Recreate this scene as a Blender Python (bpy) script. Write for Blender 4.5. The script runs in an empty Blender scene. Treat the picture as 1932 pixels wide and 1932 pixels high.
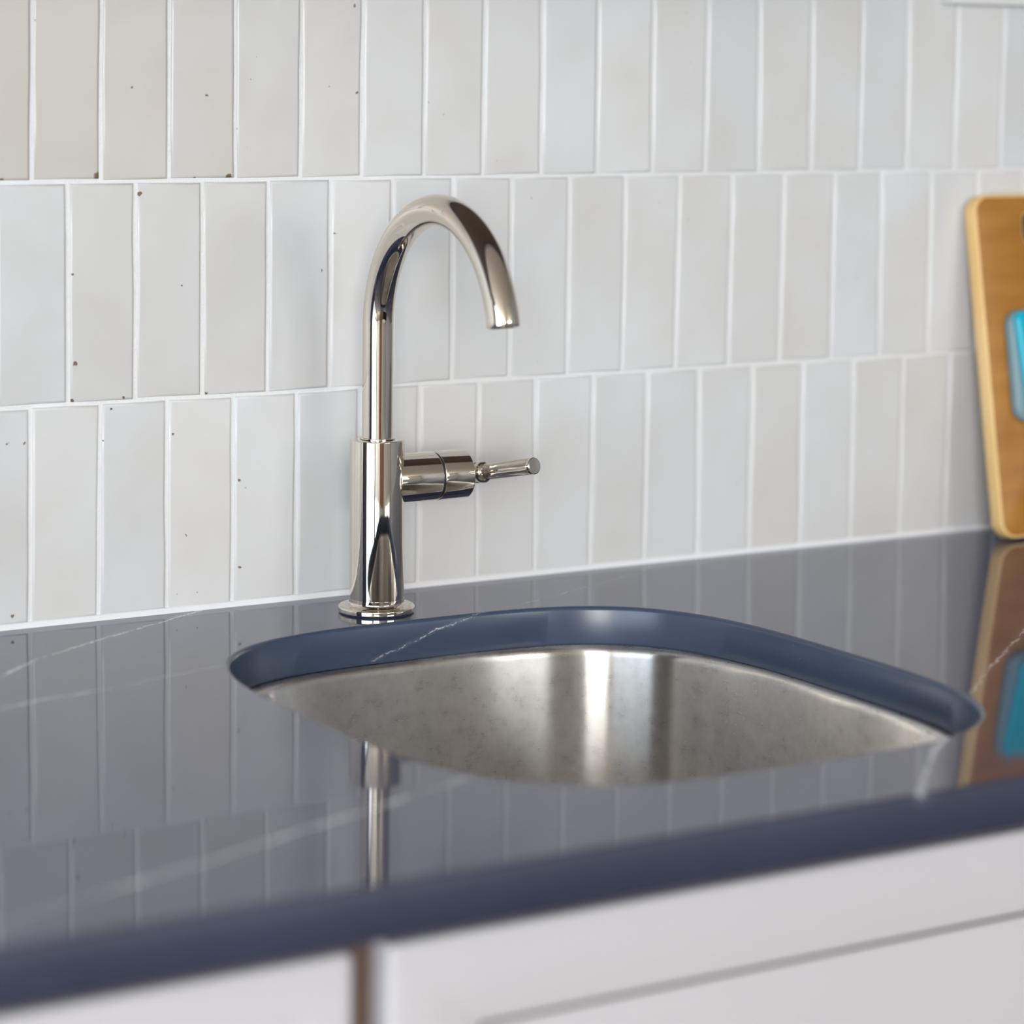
import bpy, bmesh, math, random
from mathutils import Vector, Matrix
import numpy as np

random.seed(7)
SC = bpy.context.scene
COL = SC.collection
U = 0.0515            # one unit = one tile pitch along the wall (51.5 mm)
ZC = 0.914            # worktop height above the floor


def W(x, y, z):       # scene units -> metres (origin on the worktop at the wall face)
    return Vector((x * U, y * U, z * U + ZC))


# ------------------------------------------------------------------ camera
YAW, PIT, ROL = 0.5500641, 0.0911752, 0.0104370
d = Vector((math.sin(YAW) * math.cos(PIT), math.cos(YAW) * math.cos(PIT), -math.sin(PIT)))
r = Vector((math.cos(YAW), -math.sin(YAW), 0))
u = r.cross(d)
r2 = math.cos(ROL) * r + math.sin(ROL) * u
u2 = -math.sin(ROL) * r + math.cos(ROL) * u
cam = bpy.data.cameras.new('camera')
cam_o = bpy.data.objects.new('camera', cam)
COL.objects.link(cam_o)
M = Matrix.Identity(4)
for i in range(3):
    M[i][0], M[i][1], M[i][2] = r2[i], u2[i], -d[i]
M.translation = W(0.0, -34.0144, 7.5438)
cam_o.matrix_world = M
cam.sensor_width = 36.0
cam.lens = 36.0 * 5095.64 / 1932
cam.shift_y = -(966 - 600) / 1932
cam.clip_start = 0.05
cam.dof.use_dof = True
cam.dof.focus_distance = 37.3 * U
cam.dof.aperture_fstop = 3.2
cam.dof.aperture_blades = 9
SC.camera = cam_o

# ------------------------------------------------------------------ world, lights, exposure
SC.view_settings.view_transform = 'Standard'
SC.view_settings.look = 'None'
SC.view_settings.gamma = 1.0
SC.view_settings.use_curve_mapping = False
SC.view_settings.exposure = -0.04
wd = bpy.data.worlds.new('sky')
SC.world = wd
wd.use_nodes = True
wd.node_tree.nodes['Background'].inputs[0].default_value = (0.80, 0.90, 1.0, 1)
wd.node_tree.nodes['Background'].inputs[1].default_value = 1.5


def area(name, loc, target, sx, sy, power, color):
    L = bpy.data.lights.new(name, 'AREA')
    L.shape = 'RECTANGLE'
    L.size, L.size_y = sx * U, sy * U
    L.energy = power
    L.color = color
    o = bpy.data.objects.new(name, L)
    COL.objects.link(o)
    o.location = W(*loc)
    q = (Vector(target) - Vector(loc)).to_track_quat('-Z', 'Y')
    o.rotation_euler = q.to_euler()
    return o


# daylight through the glazed opening in the left wall; the two rear lamps are added fill
area('daylight_left', (-60.9, -58.0, 6.0), (0, -58.0, 6.0), 68, 46, 170, (0.74, 0.87, 1.0))
area('fill_rear_right', (44.0, -100.9, 18.5), (44.0, 0, 18.5), 40, 21, 58, (0.98, 0.97, 0.95))
area('fill_rear', (-37.0, -100.9, 16.5), (-37.0, 0, 16.5), 38, 25, 195, (0.98, 0.97, 0.95))

# ------------------------------------------------------------------ materials
def new_mat(name):
    m = bpy.data.materials.new(name)
    m.use_nodes = True
    nt = m.node_tree
    return m, nt, nt.nodes['Principled BSDF']


def N(nt, typ, **kw):
    n = nt.nodes.new(typ)
    for k, v in kw.items():
        setattr(n, k, v)
    return n


def math_node(nt, op, a, b=None, clamp=False):
    n = N(nt, 'ShaderNodeMath', operation=op, use_clamp=clamp)
    for i, v in enumerate((a, b)):
        if v is None:
            continue
        if isinstance(v, (int, float)):
            n.inputs[i].default_value = v
        else:
            nt.links.new(v, n.inputs[i])
    return n.outputs[0]


def vmath(nt, op, a, b=None, out=0):
    n = N(nt, 'ShaderNodeVectorMath', operation=op)
    for i, v in enumerate((a, b)):
        if v is None:
            continue
        if isinstance(v, (tuple, list, Vector)):
            n.inputs[i].default_value = v
        else:
            nt.links.new(v, n.inputs[i])
    return n.outputs[out]


def ramp(nt, fac, stops):
    n = N(nt, 'ShaderNodeValToRGB')
    els = n.color_ramp.elements
    while len(els) < len(stops):
        els.new(0.5)
    for e, (p, c) in zip(els, stops):
        e.position = p
        e.color = c if len(c) == 4 else (*c, 1)
    nt.links.new(fac, n.inputs[0])
    return n.outputs[0]


def noise(nt, vec, scale, detail=2.0, rough=0.5, out='Fac'):
    n = N(nt, 'ShaderNodeTexNoise')
    n.inputs['Scale'].default_value = scale
    n.inputs['Detail'].default_value = detail
    n.inputs['Roughness'].default_value = rough
    nt.links.new(vec, n.inputs['Vector'])
    return n.outputs[out]


def mix(nt, fac, a, b, blend='MIX'):
    n = N(nt, 'ShaderNodeMix', data_type='RGBA', blend_type=blend)
    for sock, v in ((n.inputs[0], fac), (n.inputs[6], a), (n.inputs[7], b)):
        if isinstance(v, (int, float)):
            sock.default_value = v
        elif isinstance(v, (tuple, list)):
            sock.default_value = v if len(v) == 4 else (*v, 1)
        else:
            nt.links.new(v, sock)
    return n.outputs[2]


def bump(nt, bsdf, h, strength, dist):
    n = N(nt, 'ShaderNodeBump')
    n.inputs['Strength'].default_value = strength
    n.inputs['Distance'].default_value = dist
    nt.links.new(h, n.inputs['Height'])
    nt.links.new(n.outputs[0], bsdf.inputs['Normal'])


def position(nt):
    return N(nt, 'ShaderNodeNewGeometry').outputs['Position']


def simple(name, col, rough=0.5, metal=0.0, var=0.04, scale=6.0, bmp=0.0, bscale=60.0, spec=0.5):
    m, nt, b = new_mat(name)
    pos = position(nt)
    f = noise(nt, pos, scale, 3)
    lo = tuple(max(0, c * (1 - var)) for c in col)
    hi = tuple(min(1, c * (1 + var)) for c in col)
    nt.links.new(ramp(nt, f, [(0.3, lo), (0.7, hi)]), b.inputs['Base Color'])
    b.inputs['Roughness'].default_value = rough
    b.inputs['Metallic'].default_value = metal
    b.inputs['Specular IOR Level'].default_value = spec
    if bmp:
        bump(nt, b, noise(nt, pos, bscale, 3), bmp, 0.002)
    return m


def segdist(nt, pos, a, b):
    a, b = W(*a), W(*b)
    ba = b - a
    pa = vmath(nt, 'SUBTRACT', pos, a)
    h = vmath(nt, 'DOT_PRODUCT', pa, tuple(ba / ba.length_squared), out=1)
    h = math_node(nt, 'MULTIPLY', h, 1.0, clamp=True)
    sc = N(nt, 'ShaderNodeVectorMath', operation='SCALE')
    sc.inputs[0].default_value = ba
    nt.links.new(h, sc.inputs['Scale'])
    return vmath(nt, 'LENGTH', vmath(nt, 'SUBTRACT', pa, sc.outputs[0]), out=1)


# white veins of the dark stone, as polylines on the slab (x, y, z in units)
VEINS = [
    (1.0, [(11.84, -2.65, 0), (12.62, -1.9, 0), (13.74, -1.23, 0), (14.8, -.63, 0), (15.77, -.09, 0)]),
    (1.2, [(10.0, -4.7, 0), (11.82, -4.03, 0), (13.02, -3.86, 0), (13.63, -3.6, 0), (14.7, -3.36, 0)]),
    (1.5, [(7.0, -12.6, 0), (8.81, -11.69, 0), (10.74, -11.03, 0), (12.52, -10.35, 0), (14.45, -9.62, 0)]),
    (0.4, [(24.2, .2, 0), (21.74, -1.09, 0), (20.0, -1.8, 0), (19.0, -2.1, 0), (18.64, -2.1, -.1), (17.37, -2.1, -.5)]),
    (1.0, [(26.4, -5.6, 0), (24.63, -6.99, 0), (22.66, -8.54, 0), (21.9, -9.19, 0), (21.9, -8.98, -.5)]),
    (1.6, [(20.2, -10.7, 0), (19.41, -11.36, 0), (18.3, -12.5, 0)]),
]


def stone_mat(name, rough, gain=(1, 1, 1)):
    m, nt, b = new_mat(name)
    pos = position(nt)
    base = ramp(nt, noise(nt, pos, 9.0, 5, 0.6), [(0.3, (0.038, 0.045, 0.076)), (0.7, (0.050, 0.058, 0.095))])
    base = mix(nt, 1.0, base, gain, 'MULTIPLY')
    warp = vmath(nt, 'SUBTRACT', noise(nt, pos, 60.0, 4, 0.75, 'Color'), (0.5, 0.5, 0.5))
    sc = N(nt, 'ShaderNodeVectorMath', operation='SCALE')
    nt.links.new(warp, sc.inputs[0])
    sc.inputs['Scale'].default_value = 0.010
    pw = vmath(nt, 'ADD', pos, sc.outputs[0])
    tot = None
    for wdt, pl in VEINS:
        dm = None
        for a, c in zip(pl, pl[1:]):
            dd = segdist(nt, pw, a, c)
            dm = dd if dm is None else math_node(nt, 'MINIMUM', dm, dd)
        dm = math_node(nt, 'MULTIPLY', dm, 1.0 / wdt)
        tot = dm if tot is None else math_node(nt, 'MINIMUM', tot, dm)
    # width and strength of a vein wander along it
    wn = noise(nt, pos, 38.0, 3, 0.7)
    wid = math_node(nt, 'MULTIPLY', math_node(nt, 'SUBTRACT', wn, 0.28, clamp=True), 0.0056)
    core = math_node(nt, 'SUBTRACT', 1.0, math_node(nt, 'DIVIDE', tot, math_node(nt, 'ADD', wid, 0.0003)), clamp=True)
    halo = math_node(nt, 'SUBTRACT', 1.0, math_node(nt, 'DIVIDE', tot, 0.006), clamp=True)
    fac = math_node(nt, 'ADD', core, math_node(nt, 'MULTIPLY', halo, 0.10), clamp=True)
    brk = ramp(nt, noise(nt, pos, 14.0, 2), [(0.30, (0.25,) * 3), (0.55, (0.9,) * 3)])
    fac = math_node(nt, 'MULTIPLY', fac, brk)
    # tiny pale flecks
    v = N(nt, 'ShaderNodeTexVoronoi')
    v.inputs['Scale'].default_value = 130.0
    nt.links.new(pos, v.inputs['Vector'])
    fl = math_node(nt, 'LESS_THAN', v.outputs['Distance'], 0.06)
    fl = math_node(nt, 'MULTIPLY', fl, math_node(nt, 'GREATER_THAN', noise(nt, pos, 25.0, 1), 0.62))
    fac = math_node(nt, 'ADD', fac, math_node(nt, 'MULTIPLY', fl, 0.25), clamp=True)
    nt.links.new(mix(nt, fac, base, (0.68, 0.70, 0.75)), b.inputs['Base Color'])
    b.inputs['Roughness'].default_value = rough
    b.inputs['IOR'].default_value = 1.52
    return m


# brown pits and chipped glaze on the tiles: x, z (units), size
SPOTS = [(14.27, 6.08, .05), (15.69, 6.03, .025), (16.21, 6.04, .045), (16.31, 6.03, .03), (12.91, 6.03, .035), (14.77, 7.27, .019),
         (15.87, 7.17, .021), (13.9, 4.76, .019), (13.93, 3.55, .03), (14.88, 5.83, .031), (13.89, 3.05, .025), (14.63, 3.05, .023),
         (15.87, 3.04, .022), (12.96, 2.52, .015), (13.2, 2.51, .015), (13.02, .18, .021), (14.46, 2.90, .015), (14.33, 2.47, .015),
         (15.36, 2.5, .018), (16.38, 1.78, .019), (16.39, .55, .02), (15.56, 1.07, .015), (15.5, 4.56, .015), (17.66, 4.7, .015),
         (18.18, 8.44, .023), (18.22, 7.21, .019), (13.4, 8.15, .015), (17.87, 5.22, .014)]


def tile_mat():
    m, nt, b = new_mat('glazed_white_tile')
    pos = position(nt)
    oi = N(nt, 'ShaderNodeObjectInfo')
    rnd = oi.outputs['Random']
    off = N(nt, 'ShaderNodeVectorMath', operation='SCALE')
    off.inputs[0].default_value = (3.0, 7.0, 11.0)
    nt.links.new(rnd, off.inputs['Scale'])
    p2 = vmath(nt, 'ADD', pos, off.outputs[0])
    cloud = noise(nt, p2, 14.0, 3, 0.5)
    body = ramp(nt, cloud, [(0.25, (0.64, 0.625, 0.605)), (0.5, (0.675, 0.668, 0.66)), (0.75, (0.70, 0.70, 0.705))])
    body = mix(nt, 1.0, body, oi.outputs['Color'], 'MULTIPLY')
    # glaze thins and warms towards an edge on some tiles
    wv = ramp(nt, noise(nt, p2, 5.0, 2), [(0.52, (0, 0, 0)), (0.72, (1, 1, 1))])
    body = mix(nt, math_node(nt, 'MULTIPLY', wv, 0.22), body, (0.62, 0.565, 0.50))
    # speckle
    v = N(nt, 'ShaderNodeTexVoronoi')
    v.inputs['Scale'].default_value = 85.0
    nt.links.new(pos, v.inputs['Vector'])
    sp = math_node(nt, 'LESS_THAN', v.outputs['Distance'], 0.055)
    sp = math_node(nt, 'MULTIPLY', sp, math_node(nt, 'GREATER_THAN', noise(nt, p2, 11.0, 1), 0.60))
    body = mix(nt, math_node(nt, 'MULTIPLY', sp, 0.6), body, (0.25, 0.19, 0.14))
    warp = vmath(nt, 'SUBTRACT', noise(nt, pos, 380.0, 3, 0.7, 'Color'), (0.5, 0.5, 0.5))
    sc = N(nt, 'ShaderNodeVectorMath', operation='SCALE')
    nt.links.new(warp, sc.inputs[0])
    sc.inputs['Scale'].default_value = 0.0042
    pw = vmath(nt, 'ADD', pos, sc.outputs[0])
    tot = None
    for x, z, s in SPOTS:
        c = W(x, -0.02, z)
        dd = vmath(nt, 'LENGTH', vmath(nt, 'MULTIPLY', vmath(nt, 'SUBTRACT', pw, c), (1, 0.0, 1)), out=1)
        dd = math_node(nt, 'DIVIDE', dd, s * U)
        tot = dd if tot is None else math_node(nt, 'MINIMUM', tot, dd)
    chip = math_node(nt, 'MULTIPLY', math_node(nt, 'SUBTRACT', 1.15, tot, clamp=True), 3.0, clamp=True)
    body = mix(nt, chip, body, (0.17, 0.11, 0.07))
    nt.links.new(body, b.inputs['Base Color'])
    b.inputs['Roughness'].default_value = 0.28
    b.inputs['IOR'].default_value = 1.48
    h = math_node(nt, 'ADD', noise(nt, p2, 16.0, 2), math_node(nt, 'MULTIPLY', noise(nt, p2, 220.0, 2), 0.04))
    bump(nt, b, h, 0.4, 0.0016)
    return m


def wood_mat(name, c1, c2, axis, scale, rough=0.45):
    m, nt, b = new_mat(name)
    tc = N(nt, 'ShaderNodeTexCoord').outputs['Object']
    st = {'x': (0.12, 1, 1), 'z': (1, 1, 0.08), 'y': (1, 0.08, 1)}[axis]
    p = vmath(nt, 'MULTIPLY', tc, st)
    f = noise(nt, p, scale, 6, 0.65)
    f2 = noise(nt, tc, 18.0, 2)
    f = math_node(nt, 'ADD', math_node(nt, 'MULTIPLY', f, 0.7), math_node(nt, 'MULTIPLY', f2, 0.3))
    nt.links.new(ramp(nt, f, [(0.35, c1), (0.65, c2)]), b.inputs['Base Color'])
    b.inputs['Roughness'].default_value = rough
    bump(nt, b, f, 0.15, 0.001)
    return m


def steel_mat():
    m, nt, b = new_mat('brushed_stainless_steel')
    pos = position(nt)
    p = vmath(nt, 'MULTIPLY', pos, (0.04, 0.04, 1))
    f = noise(nt, p, 1800.0, 3, 0.7)
    spots = noise(nt, pos, 90.0, 4, 0.65)
    nt.links.new(ramp(nt, spots, [(0.38, (0.68, 0.655, 0.63)), (0.62, (0.76, 0.735, 0.71))]), b.inputs['Base Color'])
    b.inputs['Metallic'].default_value = 1.0
    rr = math_node(nt, 'ADD', math_node(nt, 'MULTIPLY', f, 0.06), math_node(nt, 'MULTIPLY', spots, 0.12))
    nt.links.new(math_node(nt, 'ADD', rr, 0.20), b.inputs['Roughness'])
    b.inputs['Anisotropic'].default_value = 1.0
    b.inputs['Anisotropic Rotation'].default_value = 0.25
    tg = N(nt, 'ShaderNodeTangent', direction_type='RADIAL', axis='Z')
    nt.links.new(tg.outputs[0], b.inputs['Tangent'])
    return m


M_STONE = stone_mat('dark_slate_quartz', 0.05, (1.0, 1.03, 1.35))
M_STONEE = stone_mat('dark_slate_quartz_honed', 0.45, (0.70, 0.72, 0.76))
M_STONEC = stone_mat('dark_slate_quartz_cut', 0.28, (1.08, 1.33, 1.36))  # lighter, bluer gain for the sides of the sink cut-out
M_TILE = tile_mat()
M_GROUT = simple('white_grout', (0.775, 0.77, 0.765), 0.85, var=0.03, scale=40, bmp=0.3, bscale=700)
M_CAULK = simple('white_caulk', (0.82, 0.82, 0.84), 0.45)
M_NICKEL = simple('polished_nickel', (0.71, 0.65, 0.57), 0.025, 1.0, var=0.01)
M_DARKGAP = simple('dark_rubber_seal', (0.02, 0.02, 0.02), 0.6)
M_AER = simple('aerator_grey_plastic', (0.10, 0.09, 0.10), 0.4)
M_STEEL = steel_mat()
M_PAINT = simple('white_cabinet_paint', (0.555, 0.535, 0.545), 0.38, var=0.012, bmp=0.05, bscale=500)
M_BOX = simple('cabinet_frame_shade_brown', (0.13, 0.085, 0.065), 0.5)  # shade of the gap between the doors is put into this brown
M_UNDER = simple('brown_wood_underside', (0.17, 0.125, 0.095), 0.5)
M_GROOVE_SHADE = simple('groove_shade_brown', (0.16, 0.085, 0.055), 0.7)  # shadow line under the door rails, as a colour
M_BOARD = wood_mat('bamboo_face', (0.33, 0.13, 0.014), (0.46, 0.20, 0.030), 'x', 55.0, 0.42)
M_BOARDE = wood_mat('bamboo_edge_lit', (0.80, 0.50, 0.18), (0.88, 0.60, 0.27), 'z', 45.0, 0.4)  # paler than the face: window light on the edge is put into the colour
M_TEAL = simple('teal_glossy_plastic', (0.0, 0.46, 0.62), 0.22)
M_TEALRIM = simple('grey_teal_plastic', (0.20, 0.32, 0.36), 0.3)
M_WALLP = simple('white_wall_paint', (0.76, 0.75, 0.73), 0.7, bmp=0.05)
M_WALLD = simple('charcoal_wall_paint', (0.05, 0.05, 0.055), 0.6)
M_WALLF = simple('beige_wall_paint', (0.80, 0.76, 0.70), 0.7)
M_WALLR = simple('grey_wall_paint', (0.30, 0.30, 0.31), 0.7)
M_CEIL = simple('ceiling_paint', (0.60, 0.54, 0.46), 0.8)
M_FLOOR = wood_mat('oak_floor', (0.06, 0.033, 0.02), (0.12, 0.068, 0.038), 'x', 20.0, 0.35)
M_DOOR = wood_mat('stained_door_wood', (0.20, 0.10, 0.05), (0.32, 0.17, 0.085), 'z', 25.0, 0.4)
M_DARK = simple('charcoal_paint', (0.018, 0.018, 0.022), 0.4)
M_FRAME = simple('white_window_frame', (0.75, 0.75, 0.75), 0.4)


# ------------------------------------------------------------------ mesh helpers
def tag(o, label=None, cat=None, group=None, kind=None):
    if label: o['label'] = label
    if cat: o['category'] = cat
    if group: o['group'] = group
    if kind: o['kind'] = kind
    return o


def empty(name, loc, label, cat):
    o = bpy.data.objects.new(name, None)
    COL.objects.link(o)
    o.location = loc
    return tag(o, label, cat)


def wloc(o):
    v = Vector(o.location)
    while o.parent:
        o = o.parent
        v += Vector(o.location)
    return v


def obj(name, verts, faces, mat, parent=None, smooth=False, angle=30, units=True, origin=None, mats=None, flat=0.0):
    """verts in units (worktop frame) unless units=False; linked as one mesh under parent."""
    vs = [W(*v) for v in verts] if units else [Vector(v) for v in verts]
    if origin is None:
        lo = Vector((min(v.x for v in vs), min(v.y for v in vs), min(v.z for v in vs)))
        hi = Vector((max(v.x for v in vs), max(v.y for v in vs), max(v.z for v in vs)))
        origin = Vector(((lo.x + hi.x) / 2, (lo.y + hi.y) / 2, lo.z))
    me = bpy.data.meshes.new(name)
    me.from_pydata([v - origin for v in vs], [], faces)
    me.materials.append(mat)
    for k in (mats or []):
        me.materials.append(k)
    bm = bmesh.new()
    bm.from_mesh(me)
    bmesh.ops.remove_doubles(bm, verts=bm.verts, dist=1e-6)
    bmesh.ops.recalc_face_normals(bm, faces=bm.faces)
    bm.to_mesh(me)
    bm.free()
    big = set()
    if flat:
        bm = bmesh.new()
        bm.from_mesh(me)
        for e in bm.edges:
            ar = [f.calc_area() for f in e.link_faces]
            if len(ar) == 2 and max(ar) > flat * U * U and e.calc_face_angle(0) > 0.002:
                big.add(tuple(sorted(v.index for v in e.verts)))
        bm.free()
    if smooth:
        me.polygons.foreach_set('use_smooth', [True] * len(me.polygons))
        me.set_sharp_from_angle(angle=math.radians(angle))
        if big:
            for e in me.edges:
                if tuple(sorted(e.vertices)) in big:
                    e.use_edge_sharp = True
    o = bpy.data.objects.new(name, me)
    COL.objects.link(o)
    if parent:
        o.parent = parent
        o.location = origin - wloc(parent)
    else:
        o.location = origin
    return o


def box_vf(x0, x1, y0, y1, z0, z1, b=0.0):
    """box with chamfered edges; returns verts, faces"""
    if b <= 0:
        v = [(x, y, z) for x in (x0, x1) for y in (y0, y1) for z in (z0, z1)]
        f = [(0, 1, 3, 2), (4, 6, 7, 5), (0, 4, 5, 1), (2, 3, 7, 6), (0, 2, 6, 4), (1, 5, 7, 3)]
        return v, f
    bm = bmesh.new()
    v, f = box_vf(x0, x1, y0, y1, z0, z1)
    bv = [bm.verts.new(p) for p in v]
    for q in f:
        bm.faces.new([bv[i] for i in q])
    bmesh.ops.bevel(bm, geom=bm.edges[:], offset=b, segments=3, affect='EDGES', profile=0.5)
    bm.verts.index_update()
    V = [tuple(p.co) for p in bm.verts]
    F = [[p.index for p in fc.verts] for fc in bm.faces]
    bm.free()
    return V, F


def box(name, x0, x1, y0, y1, z0, z1, mat, parent=None, b=0.0):
    v, f = box_vf(x0, x1, y0, y1, z0, z1, b)
    return obj(name, v, f, mat, parent, smooth=b > 0, angle=40, flat=.5)


def lathe(prof, origin, axis, seg=64, close=False):
    """prof: (radius, distance along axis)"""
    ax = Vector(axis).normalized()
    a = ax.orthogonal().normalized()
    c = ax.cross(a)
    o = Vector(origin)
    V, F = [], []
    for rr, t in prof:
        for k in range(seg):
            th = 2 * math.pi * k / seg
            V.append(tuple(o + ax * t + (a * math.cos(th) + c * math.sin(th)) * rr))
    n = len(prof)
    for i in range(n - 1 if not close else n):
        j = (i + 1) % n
        for k in range(seg):
            l = (k + 1) % seg
            F.append((i * seg + k, i * seg + l, j * seg + l, j * seg + k))
    if not close:
        F.append(tuple(range(seg)))
        F.append(tuple((n - 1) * seg + k for k in range(seg)))
    return V, F


def rounded(prof, rad, n=5):
    """round the corners of a polyline profile"""
    out = [prof[0]]
    for i in range(1, len(prof) - 1):
        p, a, b = Vector(prof[i]), Vector(prof[i - 1]), Vector(prof[i + 1])
        rr = min(rad, (a - p).length * 0.45, (b - p).length * 0.45)
        s, e = p + (a - p).normalized() * rr, p + (b - p).normalized() * rr
        for k in range(n + 1):
            t = k / n
            out.append(tuple(s * (1 - t) ** 2 + p * 2 * t * (1 - t) + e * t * t))
    out.append(prof[-1])
    return out


# ------------------------------------------------------------------ room shell
XL, XR, YB, ZF, ZT = -60.0, 72.0, -100.0, -ZC / U, 30.0
wall = box('wall_back', XL, XR, -0.004, 1.2, ZF, ZT, M_GROUT)          # grout face of the tiled wall
tag(wall, kind='structure')
fl = box('floor', XL - 2, XR + 2, YB - 2, 1.2, ZF - 1, ZF, M_FLOOR)
tag(fl, kind='structure')
tag(box('ceiling', XL - 2, XR + 2, YB - 2, 1.2, ZT, ZT + 1, M_CEIL), kind='structure')


def holed_wall(name, axis, at, thick, a0, a1, h0, h1, hole, mat):
    """a wall with one rectangular opening, one mesh"""
    V, F = [], []
    p0, p1, q0, q1 = hole
    for (s0, s1, t0, t1) in ((a0, p0, h0, h1), (p1, a1, h0, h1), (p0, p1, q1, h1), (p0, p1, h0, q0)):
        if s1 - s0 < 1e-4 or t1 - t0 < 1e-4:
            continue
        if axis == 'x':
            v, f = box_vf(at - thick, at, s0, s1, t0, t1)
        else:
            v, f = box_vf(s0, s1, at - thick, at, t0, t1)
        k = len(V)
        V += v
        F += [tuple(i + k for i in q) for q in f]
    return tag(obj(name, V, F, mat), kind='structure')


holed_wall('wall_left', 'x', XL, 1.0, YB, 0.035, ZF, ZT, (-92.0, -24.0, -17.0, 29.0), M_WALLD)
tag(box('wall_right', XR, XR + 1, YB, 0.035, ZF, ZT, M_WALLR), kind='structure')
holed_wall('wall_front', 'y', YB, 1.0, XL, 4.0, ZF, ZT, (-56.0, -18.0, 4.0, 29.0), M_WALLF)
holed_wall('wall_front', 'y', YB, 1.0, 4.0, XR, ZF, ZT, (24.0, 64.0, 8.0, 29.0), M_WALLF)


def window(name, axis, at, a0, a1, h0, h1, bars):
    e = bpy.data.objects.new(name, None)
    COL.objects.link(e)
    e.location = W(at, a0, h0) if axis == 'x' else W(a0, at, h0)
    tag(e, kind='structure')

    def fr(nm, s0, s1, t0, t1):
        if axis == 'x':
            box(nm, at - 0.6, at - 0.1, s0, s1, t0, t1, M_FRAME, e)
        else:
            box(nm, s0, s1, at - 0.6, at - 0.1, t0, t1, M_FRAME, e)
    w = 1.1
    fr('frame_rail', a0, a1, h0, h0 + w)
    fr('frame_rail', a0, a1, h1 - w, h1)
    fr('frame_stile', a0, a0 + w, h0 + w, h1 - w)
    fr('frame_stile', a1 - w, a1, h0 + w, h1 - w)
    for b in bars:
        fr('mullion', b - 0.55, b + 0.55, h0 + w, h1 - w)


window('window_1', 'x', XL, -92.0, -24.0, -17.0, 29.0, [-44.0, -68.0])
window('fill_window', 'y', YB, -56.0, -18.0, 4.0, 29.0, [-37.0])  # unseen window, added for frontal fill
window('fill_window_right', 'y', YB, 24.0, 64.0, 8.0, 29.0, [44.0])  # unseen window, added to lift the right side of the wall

# brown wood panelling between the added rear windows
pn = bpy.data.objects.new('trim_2', None)
COL.objects.link(pn)
pn.location = W(0, YB, ZF)
tag(pn, kind='structure')
for k in range(10):
    box('panel', -15.0 + 3.0 * k, -12.08 + 3.0 * k, YB + .02, YB + 0.4, ZF, 3.0, M_DOOR, pn, 0.08)
box('panel_cap', -15.3, 15.3, YB + .02, YB + 0.7, 3.0, 3.5, M_DOOR, pn, 0.08)

# ------------------------------------------------------------------ wall tiles: every tile is its own piece of the wall
# measured joints (x at the top, x at the bottom of the row)
ROW1 = [(13.351, 13.326), (14.337, 14.324), (15.328, 15.317), (16.323, 16.322), (17.342, 17.323), (18.327, 18.304), (19.329, 19.318), (20.332, 20.315), (21.319, 21.314), (22.317, 22.308), (23.303, 23.312), (24.324, 24.312), (25.296, 25.321), (26.335, 26.357), (27.327, 27.322), (28.294, 28.306), (29.309, 29.304), (30.297, 30.288)]
ROW2 = [(13.833, 13.832), (14.823, 14.811), (15.818, 15.818), (16.825, 16.816), (17.808, 17.794), (18.808, 18.808), (19.815, 19.815), (20.814, 20.814), (21.826, 21.827), (22.833, 22.819), (23.833, 23.799), (24.828, 24.81), (25.842, 25.816), (26.835, 26.832), (27.795, 27.838), (28.829, 28.849), (29.825, 29.825)]
ROW3 = [(13.29, 13.271), (14.299, 14.263), (15.281, 15.269), (16.289, 16.272), (17.275, 17.272), (18.279, 18.273), (19.283, 19.274), (20.276, 20.285), (21.274, 21.297), (22.287, 22.277), (23.284, 23.28), (24.258, 24.279), (25.284, 25.268), (26.275, 26.28), (27.293, 27.311), (28.326, 28.321), (29.327, 29.283)]


def extend(row, lo, hi):
    a = list(row)
    while a[0][0] > lo:
        x = a[0][0] - 1 + random.uniform(-.02, .02)
        a.insert(0, (x, x + random.uniform(-.012, .012)))
    while a[-1][0] < hi:
        x = a[-1][0] + 1 + random.uniform(-.02, .02)
        a.append((x, x + random.uniform(-.012, .012)))
    return a


rows = [(extend(ROW3, -2, 41), 0.058, 2.995), (extend(ROW2, -2, 41), 2.995, 6.003), (extend(ROW1, -2, 41), 6.003, 9.01),
        (extend([(a + .5, b + .5) for a, b in ROW1], -2, 41), 9.01, 12.02), (extend([(a, b) for a, b in ROW3], -2, 41), 12.02, 15.03)]
G = 0.027             # half a joint
LEFT_TINT = {(2, 12): (0.77, 0.72, 0.655), (2, 13): (0.79, 0.745, 0.68), (2, 14): (0.83, 0.785, 0.725), (2, 15): (0.85, 0.815, 0.765), (2, 16): (0.90, 0.88, 0.85),  # beige glaze; warm ceiling light and dimmer left-hand light are put in too
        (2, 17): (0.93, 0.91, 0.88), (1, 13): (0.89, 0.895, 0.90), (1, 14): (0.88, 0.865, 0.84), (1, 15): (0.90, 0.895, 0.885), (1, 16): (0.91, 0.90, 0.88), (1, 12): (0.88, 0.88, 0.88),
        (1, 17): (0.93, 0.93, 0.93), (0, 12): (0.92, 0.92, 0.925), (0, 14): (0.94, 0.94, 0.945)}
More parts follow.
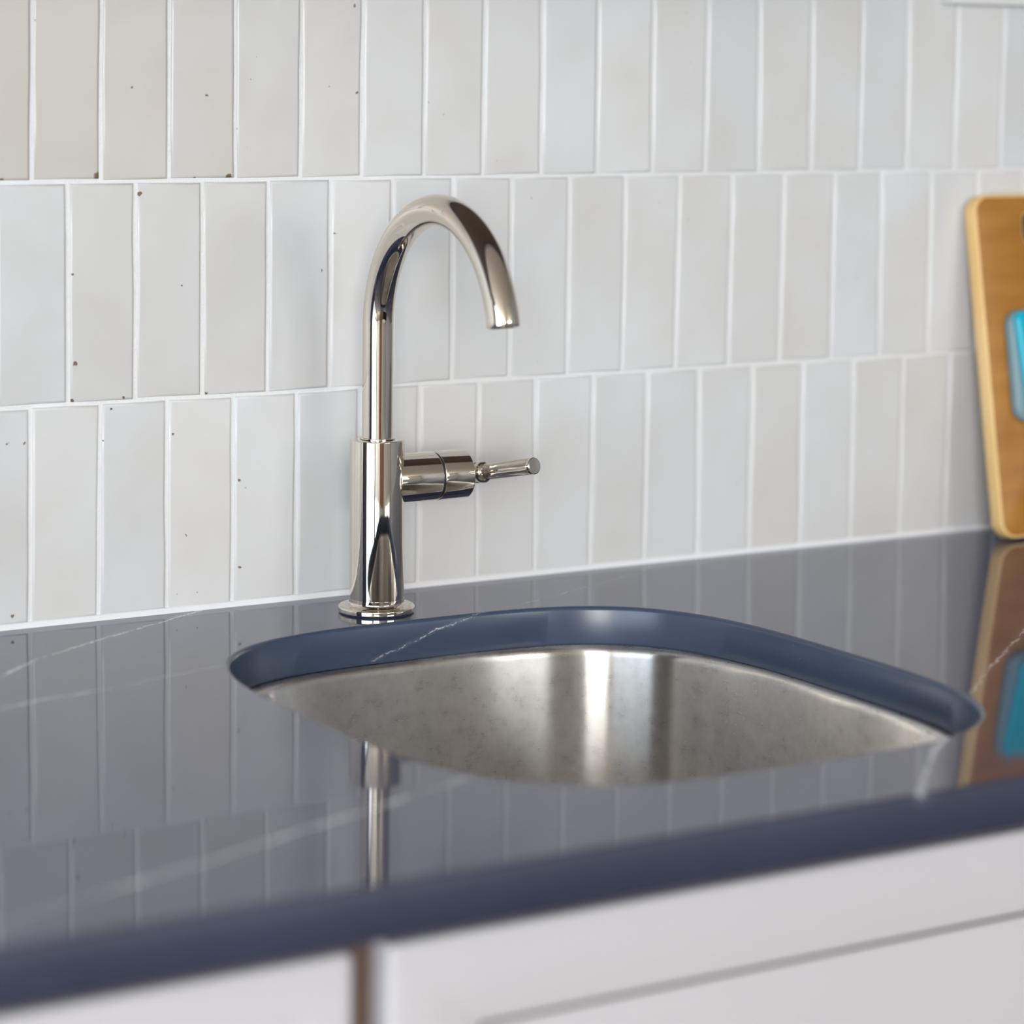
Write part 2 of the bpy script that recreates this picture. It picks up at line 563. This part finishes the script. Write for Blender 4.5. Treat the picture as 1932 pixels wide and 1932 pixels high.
for ri, (row, z0, z1) in enumerate(rows):
    for (a, b) in zip(row, row[1:]):
        jz = [random.uniform(-.010, .010) for _ in range(4)]
        g = G + random.uniform(-.004, .012)
        zb, zt = z0 + G * (1 if ri else 0.2), z1 - G
        c = [(a[1] + g, zb + jz[0]), (b[1] - g, zb + jz[1]), (b[0] - g, zt + jz[2]), (a[0] + g, zt + jz[3])]
        # outline with a hand-cut wobble: 3 extra points on the long sides, 1 on the short ones
        out = []
        for k in range(4):
            p, q = c[k], c[(k + 1) % 4]
            n = 3 if k % 2 else 1
            out.append(p)
            for s in range(n):
                t = (s + 1) / (n + 1)
                wb = random.uniform(-.010, .010)
                out.append((p[0] + (q[0] - p[0]) * t + (wb if k % 2 else 0), p[1] + (q[1] - p[1]) * t + (0 if k % 2 else wb * .6)))
        cx = sum(p[0] for p in out) / len(out)
        cz = sum(p[1] for p in out) / len(out)
        tx, tz, dy = random.gauss(0, .008), random.gauss(0, .002), random.uniform(-.008, .008)

        def lay(inset, depth):
            res = []
            for x, z in out:
                xx = x + (inset if x < cx else -inset)
                zz = z + (inset if z < cz else -inset) if (abs(z - zb) < .03 or abs(z - zt) < .03) else z
                y = -depth + dy + tx * (xx - cx) + tz * (zz - cz) if depth > 0 else 0.02
                res.append((xx, y, zz))
            return res
        n = len(out)
        V = lay(0, 0) + lay(0, .010) + lay(.010, .022) + lay(.035, .026)
        F = []
        for L in range(3):
            for k in range(n):
                l = (k + 1) % n
                F.append((L * n + k, L * n + l, (L + 1) * n + l, (L + 1) * n + k))
        F.append(tuple(3 * n + k for k in range(n)))
        t = obj('tile', V, F, M_TILE, wall, smooth=True, angle=50, flat=1.0)
        ww = random.uniform(-1, 1)
        base = random.uniform(.975, 1.025)
        k = int(round(a[0]))
        left = LEFT_TINT.get((ri, k))
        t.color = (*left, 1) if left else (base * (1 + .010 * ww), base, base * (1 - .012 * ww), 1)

# bead of caulk where the tiles meet the worktop
V, F = [], []
prof = [(0.036, 0.075), (-0.030, 0.075), (-0.042, 0.062), (-0.058, 0.025), (-0.066, 0.0), (0.036, 0.0)]
for x in (-14.0, 41.0):
    V += [(x, y, z) for y, z in prof]
n = len(prof)
F = [(k, (k + 1) % n, n + (k + 1) % n, n + k) for k in range(n)] + [tuple(range(n)), tuple(range(n, 2 * n))]
obj('caulk_bead', V, F, M_CAULK, wall)

# thin white board on the tiles at the top right
tr = bpy.data.objects.new('trim_1', None)
COL.objects.link(tr)
tr.location = W(29.2, 0, 8.68)
tag(tr, kind='structure')
box('trim_board', 28.96, 37.0, -0.29, -0.03, 8.70, 11.2, M_WALLP, tr, 0.03)

# ------------------------------------------------------------------ worktop with the sink cut-out
SX, SY, HX, HY = 18.11, -6.485, 3.865, 4.395


def oval(off, z, n=128, ex=3.4):
    pts = []
    for k in range(n):
        th = 2 * math.pi * k / n
        c, s = math.cos(th), math.sin(th)
        x = SX + (HX + off) * math.copysign(abs(c) ** (2 / ex), c)
        y = SY + (HY + off) * math.copysign(abs(s) ** (2 / ex), s)
        pts.append((x, y, z))
    return pts


TH, FY = 0.55, -12.53
bm = bmesh.new()


def ring(pts):
    return [bm.verts.new(p) for p in pts]


def bridge(a, b):
    n = len(a)
    for k in range(n):
        bm.faces.new((a[k], a[(k + 1) % n], b[(k + 1) % n], b[k]))


hole = [oval(.055, 0), oval(.030, -.006), oval(.010, -.024), oval(0, -.055), oval(0, -TH + .03), oval(.02, -TH)]
hr = [ring(p) for p in hole]
for a, b in zip(hr, hr[1:]):
    bridge(a, b)
x0, x1, y1 = -14.0, 50.0, 0.0


def outer(e, z):
    fy = FY + e
    pts = [(x0, y1, z), (x0, fy, z), (x1, fy, z), (x1, y1, z)]
    return pts


outs = [ring(outer(.06, 0)), ring(outer(.032, -.006)), ring(outer(.010, -.024)), ring(outer(0, -.06)), ring(outer(0, -TH + .05)), ring(outer(.02, -TH + .012)), ring(outer(.05, -TH))]
for a, b in zip(outs, outs[1:]):
    bridge(a, b)


def fill(inner, out):
    eds = []
    for lp in (inner, out):
        for k in range(len(lp)):
            p, q = lp[k], lp[(k + 1) % len(lp)]
            e = bm.edges.get((p, q)) or bm.edges.new((p, q))
            eds.append(e)
    bmesh.ops.triangle_fill(bm, edges=eds, use_beauty=True)


fill(hr[0], outs[0])
fill(hr[-1], outs[-1])
bm.verts.index_update()
V = [tuple(v.co) for v in bm.verts]
F = [[v.index for v in f.verts] for f in bm.faces]
bm.free()
top = obj('countertop', V, F, M_STONE, smooth=True, angle=35, mats=[M_STONEE, M_STONEC])
bmt = bmesh.new()
bmt.from_mesh(top.data)
sharp = set()
for e in bmt.edges:
    up = [f.normal.z > 0.9999 or f.normal.z < -0.9999 for f in e.link_faces]
    if len(up) == 2 and up[0] != up[1]:
        sharp.add(e.index)
bmt.free()
for e in top.data.edges:
    if e.index in sharp:
        e.use_edge_sharp = True
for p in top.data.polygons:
    if abs(p.normal.z) < 0.985:      # sides are honed, not polished
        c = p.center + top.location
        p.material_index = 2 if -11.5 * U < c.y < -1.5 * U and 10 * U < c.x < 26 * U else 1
tag(top, 'dark slate blue stone worktop with white veins around the undermount sink', 'worktop')

# ------------------------------------------------------------------ sink
sk = empty('sink', W(SX, SY, -4.3), 'brushed stainless steel undermount sink bowl below the dark worktop', 'sink')
levels = [(.75, -TH - .045), (.75, -TH - .008), (-.02, -TH - .008), (-.075, -TH - .012), (-.115, -TH - .035), (-.135, -TH - .075), (-.14, -TH - .14)]
for k in range(1, 9):
    levels.append((-.14 - .10 * k / 8, -TH - .14 - 2.75 * k / 8))
for k in range(1, 8):
    a = math.pi / 2 * k / 7
    levels.append((-.24 - .55 * (1 - math.cos(a)), -TH - 2.89 - .55 * math.sin(a)))
rings = [oval(o, z, 160, 3.4 if o > -.3 else 3.2) for o, z in levels]
for s in (0.5, 0.16):
    rings.append([(SX + (x - SX) * s, SY + (y - SY) * s, -TH - 3.44 - (.06 if s < .4 else .02)) for x, y, z in rings[len(levels) - 1]])
V, F = [], []
for p in rings:
    V += p
n = 160
for i in range(len(rings) - 1):
    for k in range(n):
        l = (k + 1) % n
        F.append((i * n + k, i * n + l, (i + 1) * n + l, (i + 1) * n + k))
obj('bowl', V, F, M_STEEL, sk, smooth=True, angle=60)
v, f = lathe(rounded([(.0001, -.02), (.55, -.02), (.62, .05), (.86, .05), (.9, .0), (.9, -.25), (.0001, -.25)], .03), (SX, SY, -TH - 3.50), (0, 0, 1), 48)
obj('drain_strainer', v, f, M_NICKEL, sk, smooth=True, angle=40)

# ------------------------------------------------------------------ faucet
BX, BY = 17.886, -1.302
fc = empty('faucet', W(BX, BY, 0), 'polished nickel gooseneck faucet with side lever standing behind the sink', 'faucet')
v, f = lathe(rounded([(.0001, 0), (.52, 0), (.537, .02), (.537, .085), (.515, .105), (.41, .112), (.385, .14), (.385, .2)], .02), (BX, BY, 0), (0, 0, 1), 96)
obj('base_flange', v, f, M_NICKEL, fc, smooth=True, angle=50)
v, f = lathe(rounded([(.0001, .12), (.382, .12), (.382, 2.435), (.235, 2.435), (.225, 2.40), (.0001, 2.40)], .018), (BX, BY, 0), (0, 0, 1), 128)
obj('body', v, f, M_NICKEL, fc, smooth=True, angle=40)

# gooseneck: circle swept along a straight rise and an arc
R, RT, ZA, TE = 1.679, 0.216, 4.017, math.radians(170.8)
path = [(0, z) for z in np.linspace(2.38, ZA, 14)[:-1]] + [(R - R * math.cos(t), ZA + R * math.sin(t)) for t in np.linspace(0, TE, 90)]
tang = []
for k in range(len(path)):
    a = path[max(k - 1, 0)]
    b = path[min(k + 1, len(path) - 1)]
    q = Vector((b[0] - a[0], b[1] - a[1])).normalized()
    tang.append(q)
SEG = 64
secs = [(path[k], tang[k], RT) for k in range(len(path))]
end, te = Vector(path[-1]), tang[-1]
secs += [(tuple(end + te * .012), te, RT - .006), (tuple(end + te * .016), te, RT - .018), (tuple(end + te * .016), te, RT - .04),
         (tuple(end + te * .008), te, RT - .046), (tuple(end - te * .16), te, RT - .046)]
V, F = [], []
for (h, z), q, rr in secs:
    nrm = Vector((-q.y, q.x))
    for k in range(SEG):
        th = 2 * math.pi * k / SEG
        hh = h + nrm.x * math.cos(th) * rr
        zz = z + nrm.y * math.cos(th) * rr
        V.append((BX + math.sin(th) * rr, BY - hh, zz))
for i in range(len(secs) - 1):
    for k in range(SEG):
        l = (k + 1) % SEG
        F.append((i * SEG + k, i * SEG + l, (i + 1) * SEG + l, (i + 1) * SEG + k))
sp = obj('spout', V, F, M_NICKEL, fc, smooth=True, angle=50)
e3 = Vector((BX, BY - end.x, end.y))
t3 = Vector((0, -te.x, te.y))
v, f = lathe([(.0001, 0), (.10, .004), (.16, .0), (.172, -.03), (.0001, -.03)], e3 - t3 * .055, t3, 40)
obj('aerator', v, f, M_AER, sp, smooth=True, angle=40)
v, f = lathe([(RT + .012, 2.436), (RT + .030, 2.440), (RT + .030, 2.452), (RT + .004, 2.46), (RT - .02, 2.46), (RT - .02, 2.436)], (BX, BY, 0), (0, 0, 1), 64, close=True)
obj('seal_ring', v, f, M_NICKEL, fc, smooth=True, angle=40)

# side hub on +x, split by a dark seam, and the knurled lever
ZH, RH = 1.85, 0.352
v, f = lathe(rounded([(.0001, .2), (RH, .2), (RH, .885), (RH - .03, .885), (.0001, .885)], .014), (BX, BY, ZH), (1, 0, 0), 96)
obj('valve_housing', v, f, M_NICKEL, fc, smooth=True, angle=40)
v, f = lathe([(.0001, .87), (RH - .028, .87), (RH - .028, .925), (.0001, .925)], (BX, BY, ZH), (1, 0, 0), 64)
obj('seam_ring', v, f, M_DARKGAP, fc, smooth=True, angle=40)
v, f = lathe(rounded([(.0001, .915), (RH, .915), (RH, 1.39), (RH - .05, 1.40), (.0001, 1.40)], .02), (BX, BY, ZH), (1, 0, 0), 96)
hub = obj('handle_hub', v, f, M_NICKEL, fc, smooth=True, angle=40)
root = Vector((BX + 1.66, BY - .02, ZH + .005))
v, f = lathe(rounded([(.0001, 1.38), (.13, 1.38), (.10, 1.43), (.10, 1.62), (.0001, 1.66)], .02), (BX, BY, ZH), (1, 0, 0), 48)
obj('stub', v, f, M_NICKEL, hub, smooth=True, angle=50)
PS, LL, DZ = math.radians(77.5), 1.10, 0.215
tip = root + Vector((LL * math.cos(PS), -LL * math.sin(PS), DZ))
ld = (tip - root).normalized()
LN = (tip - root).length
lv = obj('lever', *lathe(rounded([(.0001, -.12), (.12, -.12), (.150, -.10), (.158, -.07), (.150, -.045), (.128, -.035), (.130, -.02), (.152, .0), (.164, .04), (.158, .085), (.135, .115), (.108, .13), (.104, .15), (.0001, .15)], .012, 4),
                         root, ld, 64), M_NICKEL, fc, smooth=True, angle=45)
# knurled grip: a diamond relief in the mesh
a3 = ld.orthogonal().normalized()
c3 = ld.cross(a3)
V, F = [], []
NS, NT = 72, 60
for i in range(NT + 1):
    t = .130 + (LN - .075 - .130) * i / NT
    for k in range(NS):
        th = 2 * math.pi * k / NS
        rr = .1115 + .0050 * ((i + k) % 2) - .008 * max(0, 1 - i / 3)
        V.append(tuple(root + ld * t + (a3 * math.cos(th) + c3 * math.sin(th)) * rr))
for i in range(NT):
    for k in range(NS):
        l = (k + 1) % NS
        p, q, s, w = i * NS + k, i * NS + l, (i + 1) * NS + l, (i + 1) * NS + k
        F += [(p, q, s), (p, s, w)] if (i + k) % 2 else [(p, q, w), (q, s, w)]
F.append(tuple(range(NS)))
F.append(tuple(NT * NS + k for k in range(NS)))
obj('knurled_grip', V, F, M_NICKEL, lv)
v, f = lathe(rounded([(.0001, LN - .085), (.105, LN - .085), (.105, LN - .07), (.121, LN - .06), (.121, LN - .008), (.108, LN + .004), (.05, LN - .004), (.0001, LN - .006)], .012, 4), root, ld, 64)
obj('end_cap', v, f, M_NICKEL, lv, smooth=True, angle=40)

# ------------------------------------------------------------------ cutting board leaning on the tiles
BXO, BYO, BT, BH, BW = 29.473, -0.991, 0.269, 5.634, 8.2
LEAN = math.asin(0.94 / BH)
cb = empty('cutting_board', W(BXO + BW / 2, BYO, 0), 'orange-brown bamboo cutting board leaning against the tiles at the end of the worktop', 'cutting board')


def rrect(x0, x1, z0, z1, rad, n=8):
    pts = []
    for cx, cz, a0 in ((x1 - rad, z0 + rad, -90), (x1 - rad, z1 - rad, 0), (x0 + rad, z1 - rad, 90), (x0 + rad, z0 + rad, 180)):
        for k in range(n + 1):
            a = math.radians(a0 + 90 * k / n)
            pts.append((cx + rad * math.cos(a), cz + rad * math.sin(a)))
    return pts


def lean(x, n, h):    # x along the board, n out of its face, h up along it -> units
    return (BXO + x, BYO - n * math.cos(LEAN), h * math.cos(LEAN) + n * math.sin(LEAN)) if False else \
           (BXO + x, BYO + h * math.sin(LEAN) - n * math.cos(LEAN), h * math.cos(LEAN) + n * math.sin(LEAN) + 0.004)


def plate(outline, n0, n1, bev, holes=()):
    """a slab between n0 (back) and n1 (front) with rounded rims; returns verts, face lists split face/edge"""
    b = bmesh.new()
    o = Vector((sum(p[0] for p in outline) / len(outline), sum(p[1] for p in outline) / len(outline)))

    def off(pts, e):
        res = []
        m = len(pts)
        for k in range(m):
            p, a, c = Vector(pts[k]), Vector(pts[k - 1]), Vector(pts[(k + 1) % m])
            tg = (c - a).normalized()
            res.append(tuple(p + Vector((-tg.y, tg.x)) * e))
        return res
    loops = []
    for pts, sgn in [(outline, 1)] + [(h, 1) for h in holes]:
        seq = [(bev, n0), (bev * .3, n0 + bev * .3), (0, n0 + bev), (0, n1 - bev), (bev * .3, n1 - bev * .3), (bev, n1)]
        rs = [[b.verts.new((x, n, z)) for x, z in off(pts, e * sgn)] for e, n in seq]
        for A, B in zip(rs, rs[1:]):
            m = len(A)
            for k in range(m):
                fc_ = b.faces.new((A[k], A[(k + 1) % m], B[(k + 1) % m], B[k]))
                fc_.material_index = 1
        loops.append(rs)
    for idx in (0, -1):
        eds = []
        for rs in loops:
            L = rs[idx]
            for k in range(len(L)):
                eds.append(b.edges.get((L[k], L[(k + 1) % len(L)])))
        bmesh.ops.triangle_fill(b, edges=eds, use_beauty=True)
    b.verts.index_update()
    V_ = [tuple(q.co) for q in b.verts]
    F_ = [[q.index for q in g.verts] for g in b.faces]
    MI = [g.material_index for g in b.faces]
    b.free()
    return V_, F_, MI


slot = list(reversed(rrect(1.04, 3.2, 4.80, 5.33, .16)))
V, F, MI = plate(rrect(0, BW, 0, BH, .30), 0, BT, .045, [slot])
o = obj('board', [lean(*p) for p in V], F, M_BOARD, cb, smooth=True, angle=40, mats=[M_BOARDE])
for p, i in zip(o.data.polygons, MI):
    p.material_index = i

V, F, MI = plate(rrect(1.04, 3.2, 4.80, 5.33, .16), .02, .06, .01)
obj('slot_plate', [lean(*p) for p in V], F, M_DARK, cb, smooth=True, angle=40)  # dark sheet added inside the slot to blacken it

# teal holder on the face of the board
th_ = empty('board_holder', Vector(W(*lean(1.9, BT, 1.87))), 'glossy teal plastic piece with a grey-teal rim on the front of the cutting board', 'holder')
V, F, MI = plate(rrect(.41, 3.4, 1.87, 3.72, .26), BT + .006, BT + .17, .04)
obj('rim', [lean(*p) for p in V], F, M_TEALRIM, th_, smooth=True, angle=40)
tri = [(x + .14 * (3.68 - z) / 1.73 if x < 1.5 else x, z) for x, z in rrect(.47, 3.36, 1.95, 3.68, .16)]
V, F, MI = plate(tri, BT + .165, BT + .26, .04)
obj('front_panel', [lean(*p) for p in V], F, M_TEAL, th_, smooth=True, angle=40)

# ------------------------------------------------------------------ base cabinets
YD = -12.10           # face of the doors


def frame_door(name, x0, x1, z0, z1, parent):
    """one-piece shaker front: rounded outer rim, square recess"""
    b = bmesh.new()
    dt, rl, st, rec, rd = .37, .925, 1.02, .10, .07

    def rect(ex, y, rr):
        pts = rrect(x0 + ex, x1 - ex, z0 + ex, z1 - ex, rr, 4)
        return [b.verts.new((x, y, z)) for x, z in pts]

    def rin(e, y):
        pts = rrect(x0 + st + e, x1 - st - e, z0 + rl + e, z1 - rl - e, .012, 4)
        return [b.verts.new((x, y, z)) for x, z in pts]
    rs = [rect(0, YD + dt, .06), rect(0, YD + rd, .06)]
    for k in range(1, 6):
        a = math.pi / 2 * k / 5
        rs.append(rect(rd * (1 - math.cos(a)), YD + rd - rd * math.sin(a), .06))
    rs += [rin(-.02, YD), rin(-.006, YD + .006), rin(0, YD + .02), rin(.002, YD + .34), rin(.074, YD + .34), rin(.076, YD + rec)]
    for i, (A, B) in enumerate(zip(rs, rs[1:])):
        m = len(A)
        for k in range(m):
            g = b.faces.new((A[k], A[(k + 1) % m], B[(k + 1) % m], B[k]))
            g.material_index = 1 if i >= len(rs) - 3 else 0      # brown stands in for shade in the groove round the panel
    b.faces.new(rs[-1])
    b.faces.new(list(reversed(rs[0])))
    b.verts.index_update()
    V_ = [tuple(q.co) for q in b.verts]
    F_ = [[q.index for q in g.verts] for g in b.faces]
    MI_ = [g.material_index for g in b.faces]
    b.free()
    o_ = obj(name, V_, F_, M_PAINT, parent, smooth=True, angle=35, flat=.3, mats=[M_GROOVE_SHADE])
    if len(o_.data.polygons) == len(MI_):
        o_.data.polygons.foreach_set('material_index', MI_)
    return o_


ZTOP = -.765
XG0, XG1 = 11.765, 12.145


def cabinet(x0, x1, label, doors):
    e = empty('base_cabinet', W((x0 + x1) / 2, -6.0, ZF), label, 'cabinet')
    # carcass as an open-topped box so that the sink bowl hangs inside it
    V, F = [], []
    for bx in ((x0, x0 + .35, YD + .38, -.05, ZF + 2, -TH - .06), (x1 - .35, x1, YD + .38, -.05, ZF + 2, -TH - .06),
               (x0 + .35, x1 - .35, -.4, -.05, ZF + 2, -TH - .06), (x0 + .35, x1 - .35, YD + .38, -.4, ZF + 2, ZF + 2.35)):
        v_, f_ = box_vf(*bx)
        k = len(V)
        V += v_
        F += [tuple(i + k for i in q) for q in f_]
    obj('carcass', V, F, M_BOX, e)
    box('front_rail', x0 + .35, x1 - .35, YD + .385, YD + .75, -1.6, -TH - .06, M_BOX, e)
    box('toe_kick', x0, x1, YD + 1.6, YD + 1.9, ZF, ZF + 2.0, M_BOX, e)
    for a, b in doors:
        frame_door('door', a, b, ZF + 2.2, ZTOP, e)
    return e


cabinet(-13.8, 11.95, 'white shaker base cabinet left of the dark gap, only its top rail in view', [(-13.6, -.9), (-.5, XG0)])
cabinet(11.96, 24.4, 'white shaker sink base cabinet with recessed door panel under the sink', [(XG1, 24.2)])
cabinet(24.41, 40.0, 'white shaker base cabinet beyond the sink cabinet, outside the frame', [(24.6, 39.8)])

# ------------------------------------------------------------------ wall cabinet just above the picture: it shades the upper tiles
wc = empty('wall_cabinet', W(10.0, -3.2, 9.9), 'white wall cabinet mounted above the faucet, its bottom just above the frame', 'cabinet')
box('cabinet_body', -8.0, 28.0, -5.3, -.03, 9.95, 25.0, M_PAINT, wc, .04)
box('cabinet_underside', -7.9, 27.9, -5.25, -.05, 9.84, 9.95, M_UNDER, wc)
for a in (-7.95, 1.05, 10.05, 19.05):
    box('cabinet_door', a, a + 8.9, -5.7, -5.31, 9.9, 24.95, M_PAINT, wc, .05)

# ------------------------------------------------------------------ dark island across the aisle (mirrored in the faucet)
isl = empty('kitchen_island', W(33.5, -53.0, ZF), 'low charcoal island across the aisle, mirrored dark in the faucet', 'island')
box('island_body', 21.5, 46.0, -60.0, -46.0, ZF, -6.6, M_DARK, isl, .1)
box('island_top', 21.0, 46.5, -60.5, -45.5, -6.6, -6.0, M_DARK, isl, .08)
